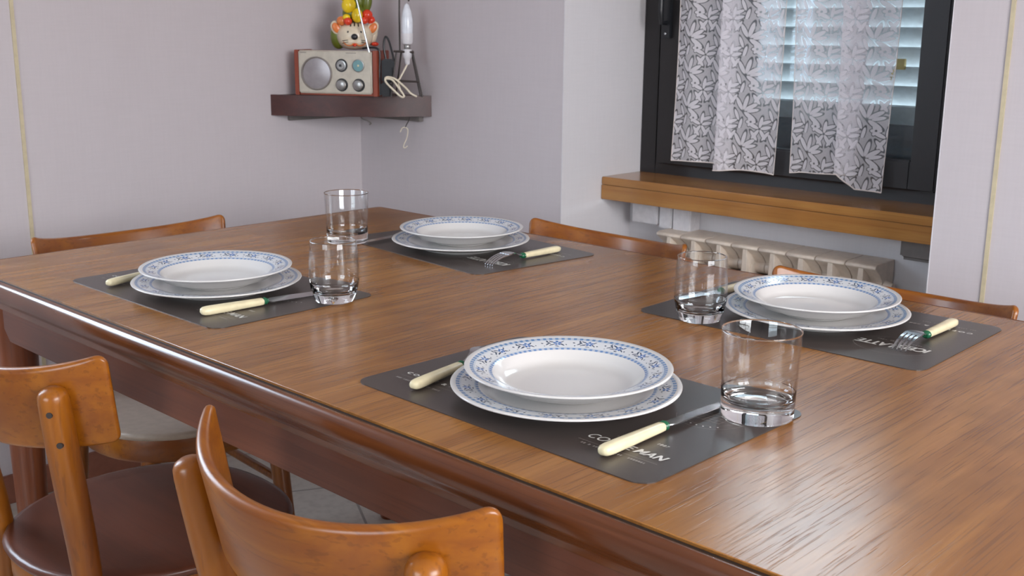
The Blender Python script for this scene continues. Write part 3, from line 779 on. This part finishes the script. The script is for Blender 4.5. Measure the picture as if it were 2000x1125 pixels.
def make_fork(label):
    t = thing('table_fork', label, 'fork', (0, 0, 0), 0, 'ivory-handled forks')
    build('handle', handle_mb(.098, .0078, .006), 'ivory', t); build('collar', collar_mb(.098), 'green', t)
    mb = MB()
    def sec(y, hw, z_, th=.0011, cx=0): return [(cx-hw, y, z_+th), (cx-hw, y, z_-th), (cx+hw, y, z_-th), (cx+hw, y, z_+th)]
    neck = [(.104, .0030, .0075), (.113, .0028, .0100), (.121, .0034, .0135), (.128, .0060, .0158), (.134, .0098, .0166), (.141, .0120, .0168), (.150, .0122, .0160)]
    pts = spline([Vector(q) for q in neck], 5)
    mb.rings([sec(p.x, p.y, p.z, .0012) for p in pts])
    for k in range(4):
        cx = (k-1.5)*.0066
        tine = spline([Vector((.1495, .0023, .0161)), Vector((.163, .0019, .0142)), Vector((.177, .0016, .0098)), Vector((.190, .0008, .0022))], 4)
        mb.rings([sec(p.x, p.y, p.z, .0009, cx*(1-.08*(p.x-.15)/.04)) for p in tine])
    build('fork_head', mb, 'steel', t, sharp=50)
    return t
def aim(o, p, q, z, tilt=(0, 0)):
    o.location = (p[0], p[1], z); o.rotation_euler = (tilt[0], tilt[1], atan2(q[1]-p[1], q[0]-p[0])-pi/2)
k1 = make_knife('ivory-handled knife right of the nearest plates, blade towards the glass')
aim(k1, (1.401, -.873), (1.401, -.66), ZM, (0, -.10))
k2 = dup(k1, (0, 0, 0), 0, 'ivory-handled knife on the left placemat, in front of its plates', 'ivory-handled knives'); aim(k2, (.621, -.858), (.640, -.66), ZM, (0, .22))
k3 = dup(k1, (0, 0, 0), 0, 'ivory-handled knife of the farthest setting, mostly hidden beneath its plates', 'ivory-handled knives'); aim(k3, (.351, -.103), (.347, -.32), ZM)
k4 = dup(k1, (0, 0, 0), 0, 'ivory-handled knife of the right setting, blade seen through the rounded glass', 'ivory-handled knives'); aim(k4, (1.098, -.078), (1.083, -.30), ZM, (0, -.12))
f1 = make_fork('ivory-handled fork left of the nearest plates, only its handle showing')
aim(f1, (1.108, -.868), (1.085, -.75), ZM)
f2 = dup(f1, (0, 0, 0), 0, 'ivory-handled fork on the left placemat, handle sticking out behind its plates', 'ivory-handled forks'); aim(f2, (.352, -.868), (.325, -.78), ZM)
f3 = dup(f1, (0, 0, 0), 0, 'ivory-handled fork on the farthest placemat, tines over the lettering', 'ivory-handled forks'); aim(f3, (.672, -.106), (.668, -.30), ZM)
f4 = dup(f1, (0, 0, 0), 0, 'ivory-handled fork on the right placemat, tines over the lettering', 'ivory-handled forks'); aim(f4, (1.443, -.103), (1.445, -.30), ZM)

# ------------------------------------------------------------------ corner shelf and what stands on it
ZS = ZT+.231; SR = .325
shf = thing('corner_shelf', 'dark mahogany curved corner shelf fixed high between the two walls', 'shelf', (XL+.001, YW-.001, ZS))
bul = .30
def arcpts(R_, n=32, b=bul):
    # shallow bow between the two walls (a flat chord with a slight bulge)
    o = []
    a, c = Vector((0, -R_)), Vector((R_, 0)); nrm = Vector((1, -1)).normalized()
    for k in range(n+1):
        s_ = k/n; p = a.lerp(c, s_)+nrm*(b*R_*4*s_*(1-s_)*.38); o.append((p.x, p.y))
    return o
ar = arcpts(SR)
build('shelf_board', MB().prism([(0, 0)]+arcpts(SR-.013), -.024, 0), 'shelf', shf, smooth=False)
inner = arcpts(SR-.012)
R = [[(ar[i][0], ar[i][1], -.058), (ar[i][0], ar[i][1], .001), (inner[i][0], inner[i][1], .001), (inner[i][0], inner[i][1], -.058)] for i in range(len(ar))]
build('front_rim', MB().rings(R), 'shelf', shf, sharp=40)
box('wall_batten', (0.001, -.27, -.075), (.016, -.04, -.0245), 'bracket', shf)
box('wall_batten', (.04, -.016, -.075), (.29, -.001, -.0245), 'bracket', shf)

# radio
rp, rq = Vector((-.602, .198)), Vector((-.384, .321)); ang = atan2(rq.y-rp.y, rq.x-rp.x); RW = (rq-rp).length; RH = .126; RD = .095
rd = thing('table_radio', 'beige fronted radio with reddish wooden ends and big round speaker on the corner shelf', 'radio', (rp.x, rp.y, ZS+.0015), ang)
box('end_panel', (0, .0, .0), (.014, RD, RH), 'radio_wood', rd, bevel=.0015)
box('end_panel', (RW-.014, 0, 0), (RW, RD, RH), 'radio_wood', rd, bevel=.0015)
box('cabinet', (.0145, .004, 0.0005), (RW-.0145, RD-.001, RH-.002), 'radio_wood', rd, bevel=.001)
MT['radio_face'] = plain('radio_face', (.53, .48, .4), .35, .2)
MT['grille'] = plain('speaker_grille', (.36, .33, .34), .3, .5)
MT['ringm'] = plain('speaker_ring', (.3, .27, .25), .3, .6)
face = box('front_panel', (.0148, -.006, .006), (RW-.0148, .0035, RH-.001), 'radio_face', rd, bevel=.0035, seg=3)
Rx = Matrix.Rotation(pi/2, 4, 'X')          # lathe axis z -> -y
def disc(name, cx, cz, prof, mat, parent, y=-.006):
    mb = MB().lathe(prof, 48); mb.xf(Matrix.Translation((cx, y, cz)) @ Rx); return build(name, mb, mat, parent)
def fx(px): return (px-577)/(740-577)*RW*1.0
def fz(py): return (187-py)/(187-105)*RH
spk = disc('speaker', fx(623), fz(147), [(0, .0035), (.018, .003), (.036, .0012), (.042, .0006), (.042, 0), (0, 0)], 'grille', rd)
disc('speaker_ring', fx(623), fz(147), [(.0425, 0), (.0425, .003), (.0445, .0038), (.0468, .003), (.0468, 0), (.0425, 0)], 'ringm', spk)
kp = [(0, .010), (.012, .0095), (.0155, .008), (.016, .001), (.0185, .0005), (.0185, 0), (0, 0)]
kp = [(0, .010), (.0115, .0095), (.0142, .008), (.0146, .001), (0, .001)]
skirt = [(0, .0012), (.0175, .0012), (.0182, 0), (0, 0)]
for px, py in ((672, 167), (705, 167)):
    kk = disc('tuning_knob', fx(px), fz(py), kp, 'chrome', rd); disc('knob_skirt', fx(px), fz(py), skirt, 'black', kk)
kb = disc('volume_knob', fx(672), fz(132), [(0, .009), (.005, .009), (.0055, .006), (.010, .006), (.0105, .0035), (.0140, .003), (.0145, .001), (0, .001)], 'chrome', rd); disc('knob_skirt', fx(672), fz(132), skirt, 'black', kb)
disc('knob_cap', fx(672), fz(132), [(0, .0105), (.0035, .010), (.004, .0088), (0, .0088)], 'black', kb)
dl = disc('tuning_dial', fx(705), fz(132), [(0, .002), (.0155, .002), (.016, 0), (0, 0)], 'dial', rd)
disc('dial_rim', fx(705), fz(132), [(.0156, 0), (.0156, .0035), (.0178, .003), (.018, 0), (.0156, 0)], 'chrome', dl)
disc('pointer', fx(705), fz(132), [(0, .0045), (.002, .004), (.003, .002), (0, .002)], 'ivory', dl)
# chrome aerial rising from the back
build('aerial', MB().tube([(RW-.022, -.002, RH-.004), (RW-.026, -.003, RH+.012), (RW-.058, -.004, RH+.15), (RW-.085, -.005, RH+.27)], [.0035, .003, .0024, .0018], 10), 'steel', rd)
for x0_, n_ in ((.021, 9), (.160, 14)):
    A = MB()
    for q in range(n_): A.box(x0_+q*.0022, -.0063, RH-.0085, x0_+q*.0022+.0014, -.0058, RH-.0062)
    build('fine_print', A, 'bracket', face, smooth=False)

# cat-head planter with ceramic fruit
cz = RH
ct = thing('ceramic_cat', 'cream ceramic cat head crowned with glazed lemons and red fruit on top of the radio', 'ornament', (rp.x+cos(ang)*.165-sin(ang)*.052, rp.y+sin(ang)*.165+cos(ang)*.052, ZS+.0015+RH+.0010), ang+.36)
head = MB(); R = []
for k in range(19):
    a = pi*k/18; zz = .040-.040*cos(a); 
    R.append([(( .049*sin(a)**.75+.002)*cos(b_), (.043*sin(a)**.8+.002)*sin(b_), zz*.95) for b_ in [2*pi*i/32 for i in range(32)]])
hd = build('head', head.rings(R), 'cat', ct, sharp=80)
for s_ in (-1, 1):
    e = build('ear', MB().ell((s_*.050, -.006, .060), .016, .007, .021, rot=Matrix.Rotation(s_*.55, 3, 'Y')), 'cat', ct)
    build('inner_ear', MB().ell((s_*.051, -.0115, .060), .0105, .004, .0155, rot=Matrix.Rotation(s_*.55, 3, 'Y')), 'orange', e)
    build('muzzle', MB().ell((s_*.013, -.036, .023), .017, .011, .0115), 'cat', hd)
    build('eye', MB().ell((s_*.017, -.0385, .048), .0042, .0026, .0046), 'black', hd)
    for k in range(2): build('whisker', MB().tube([(s_*.018, -.0475, .027-.005*k), (s_*.034, -.038, .025-.007*k)], .0009, 6), 'wire', hd)
    build('cheek', MB().tube(spline([(s_*.003, -.048, .018), (s_*.012, -.0475, .012), (s_*.024, -.043, .014), (s_*.031, -.036, .021)], 4), .0015, 6), 'orange', hd)
build('nose', MB().ell((0, -.045, .036), .0095, .006, .0085), 'black', hd)
build('mouth', MB().ell((0, -.045, .014), .006, .004, .0045), 'red', hd)
for k in (-1, 0, 1): build('forehead_stripe', MB().tube([(k*.010, -.026, .074), (k*.011, -.034, .064)], [.0014, .002], 6), 'wire', hd)
build('back_shell', MB().ell((-.046, .016, .038), .024, .026, .037), 'leaf', ct)
for x, y, z_, rr, m_, nm, rot in ((-.015, -.012, .122, (.020, .018, .022), 'yellow', 'lemon', .2), (.008, -.022, .094, (.0155, .014, .020), 'yellow', 'lemon', 0), (-.028, -.010, .145, (.011, .010, .012), 'yellow', 'lemon', .4), (-.022, -.020, .089, (.011, .010, .009), 'yellow', 'lemon', 0),
      (-.036, -.014, .079, (.014, .012, .013), 'orange', 'orange_fruit', 0), (-.018, -.026, .078, (.012, .011, .011), 'red', 'cherry', 0), (.036, -.010, .096, (.015, .013, .015), 'red', 'cherry', 0), (.046, -.004, .082, (.012, .011, .012), 'red', 'cherry', 0), (.028, -.022, .081, (.011, .010, .010), 'red', 'cherry', 0),
      (.036, .0, .133, (.014, .012, .032), 'leaf', 'pear', .12), (.012, .004, .140, (.016, .012, .028), 'leaf', 'leaf', -.2), (.020, -.006, .168, (.012, .01, .018), 'yellow', 'lemon', 0), (0, .004, .100, (.034, .022, .028), 'leaf', 'leaf', 0), (.052, .012, .036, (.010, .014, .026), 'cat', 'tail', .3), (.056, -.006, .016, (.011, .008, .006), 'red', 'ribbon', 0)):
    build(nm, MB().ell((x, y, z_), *rr, rot=Matrix.Rotation(rot, 3, 'Y')), m_, ct)

# wire lamp stand with candle bulb
def P3(x, y, z_=0): return Vector((x, y, z_))
lp = Vector((-.338, .385, ZS))
ld = thing('wire_lamp_stand', 'dark wire stand holding a white candle-shaped bulb at the right of the shelf', 'lamp stand', tuple(lp+Vector((0, 0, .0012))), atan2(.689, .725))
mb = MB(); w_ = .0024
hh = .125
mb.tube(spline([(-.030, .02, 0), (-.012, .008, hh)], 4), w_, 8); mb.tube([(.048, -.014, 0), (.020, -.004, hh)], w_, 8); mb.tube([(-.040, -.02, 0.0), (-.024, -.008, hh)], w_, 8); mb.tube([(.04, .012, 0), (.016, .006, hh)], w_, 8)
mb.tube([(-.034, -.018, .044), (.038, -.011, .042), (.032, .009, .042), (-.026, .016, .044), (-.034, -.018, .044)], w_, 8)
mb.tube([(-.03, -.011, hh), (.024, -.008, hh-.002), (.02, .008, hh), (-.022, .01, hh), (-.03, -.011, hh)], .003, 8)
mb.tube(spline([(-.016, .008, hh), (-.016, .006, hh+.1), (-.014, .004, hh+.155), (-.008, .003, hh+.164), (.004, .001, hh+.164), (.010, 0, hh+.158), (.011, 0, hh+.135)], 5), w_, 8)
build('wire_stand', mb, 'wire', ld)
bx = .0055
bu = build('bulb', MB().lathe([(0, .045), (.007, .045), (.0135, .052), (.0155, .066), (.0165, .085), (.0160, .105), (.0125, .128), (.006, .146), (0, .152)], 32, (bx, 0, hh-.02)), 'bulb', ld)
build('bulb_collar', MB().lathe([(0, .030), (.0135, .032), (.0160, .038), (.0160, .060), (.0148, .064), (0, .064)], 32, (bx, 0, hh-.012)), 'white_paint', bu)
build('screw_cap', MB().lathe([(0, .012), (.009, .012), (.0095, .016), (.0085, .018), (.0095, .022), (.0085, .024), (.0095, .030), (0, .030)], 24, (bx, 0, hh-.012)), 'chrome', bu)
build('lamp_socket', MB().lathe([(0, -.03), (.005, -.03), (.0075, -.024), (.0085, -.014), (.0125, -.010), (.0135, 0), (.0135, .012), (0, .012)], 24, (bx, 0, hh-.006)), 'white_paint', ld)
build('power_cord', MB().tube(spline([(bx, 0, hh-.034), (bx-.008, -.004, hh-.05), (-.016, -.012, hh-.075), (-.02, -.018, .045), (-.012, -.03, .02), (.0, -.035, .003)], 6), .0026, 8), 'cord', ld)
cd = build('cord_coil', MB().tube(spline([(-.055, -.03, .052), (-.035, -.036, .050), (-.018, -.036, .030), (-.002, -.036, .006), (-.01, -.040, .004), (-.03, -.042, .022), (-.052, -.036, .044), (-.05, -.03, .056), (-.028, -.028, .052), (.0, -.03, .03), (.018, -.034, .012), (.034, -.034, .004)], 6), .0028, 8), 'cord', None, loc=tuple(lp+Vector((0, 0, .0))), rz=atan2(.689, .725))
tag(cd, 'coiled cream electric cord lying at the foot of the wire lamp stand', 'cord')
# black adaptor and its lead
ad = thing('power_adaptor', 'black plug-in power adaptor with looped lead between the radio and the lamp stand', 'adaptor', tuple(lp), atan2(.689, .725))
mb = MB(); mb.box(-.070, -.010, .002, -.040, .018, .040); mb.box(-.066, -.010, .040, -.034, .016, .105)
build('housing', mb, 'black', ad, bevel=.004)
build('plug', MB().box(-.042, -.014, .082, -.028, .004, .10), 'black', ad, bevel=.002)
build('lead', MB().tube(spline([(-.055, 0, .105), (-.06, 0, .14), (-.055, 0, .165), (-.046, 0, .155), (-.036, -.002, .12), (-.032, -.004, .10)], 6), .003, 8), 'black', ad)
build('lead', MB().tube(spline([(-.073, .0, .004), (-.074, .0, .06), (-.072, .0, .12), (-.08, .0, .134), (-.10, 0, .136), (-.118, -.01, .133)], 6), .003, 8), 'black', ad)

# hooks under the shelf
def hook(name, label, x, y, pts, rad_, mat, grp=None):
    o = build(name, MB().tube(spline(pts, 6), rad_, 8), mat, None, loc=(x, y, ZS-.058)); return tag(o, label, 'hook', grp)
hook('spring_hook', 'small grey metal hook hanging beneath the middle of the shelf', -.50, .335, [(0, 0, .033), (.010, .01, -.005), (.025, .024, -.016), (.031, .030, -.022), (.027, .026, -.026)], .0022, 'bracket')
hook('wire_hook', 'thin dark wire hook under the right end of the shelf', -.39, .43, [(.012, 0.01, .033), (.008, .006, -.006), (.0, 0, -.026), (-.002, -.001, -.032)], .0013, 'wire')
o = build('hanging_clip', MB().tube(spline([(-.013, -.012, -.046), (-.009, -.008, -.035), (-.002, -.001, -.033), (.003, .003, -.04), (.001, .001, -.062), (-.006, -.006, -.085), (-.004, -.004, -.092), (.002, .002, -.086)], 6), .0014, 8), 'cord', None, loc=(-.39, .43, ZS-.058))
tag(o, 'pale plastic clip dangling from the wire hook below the shelf', 'clip')
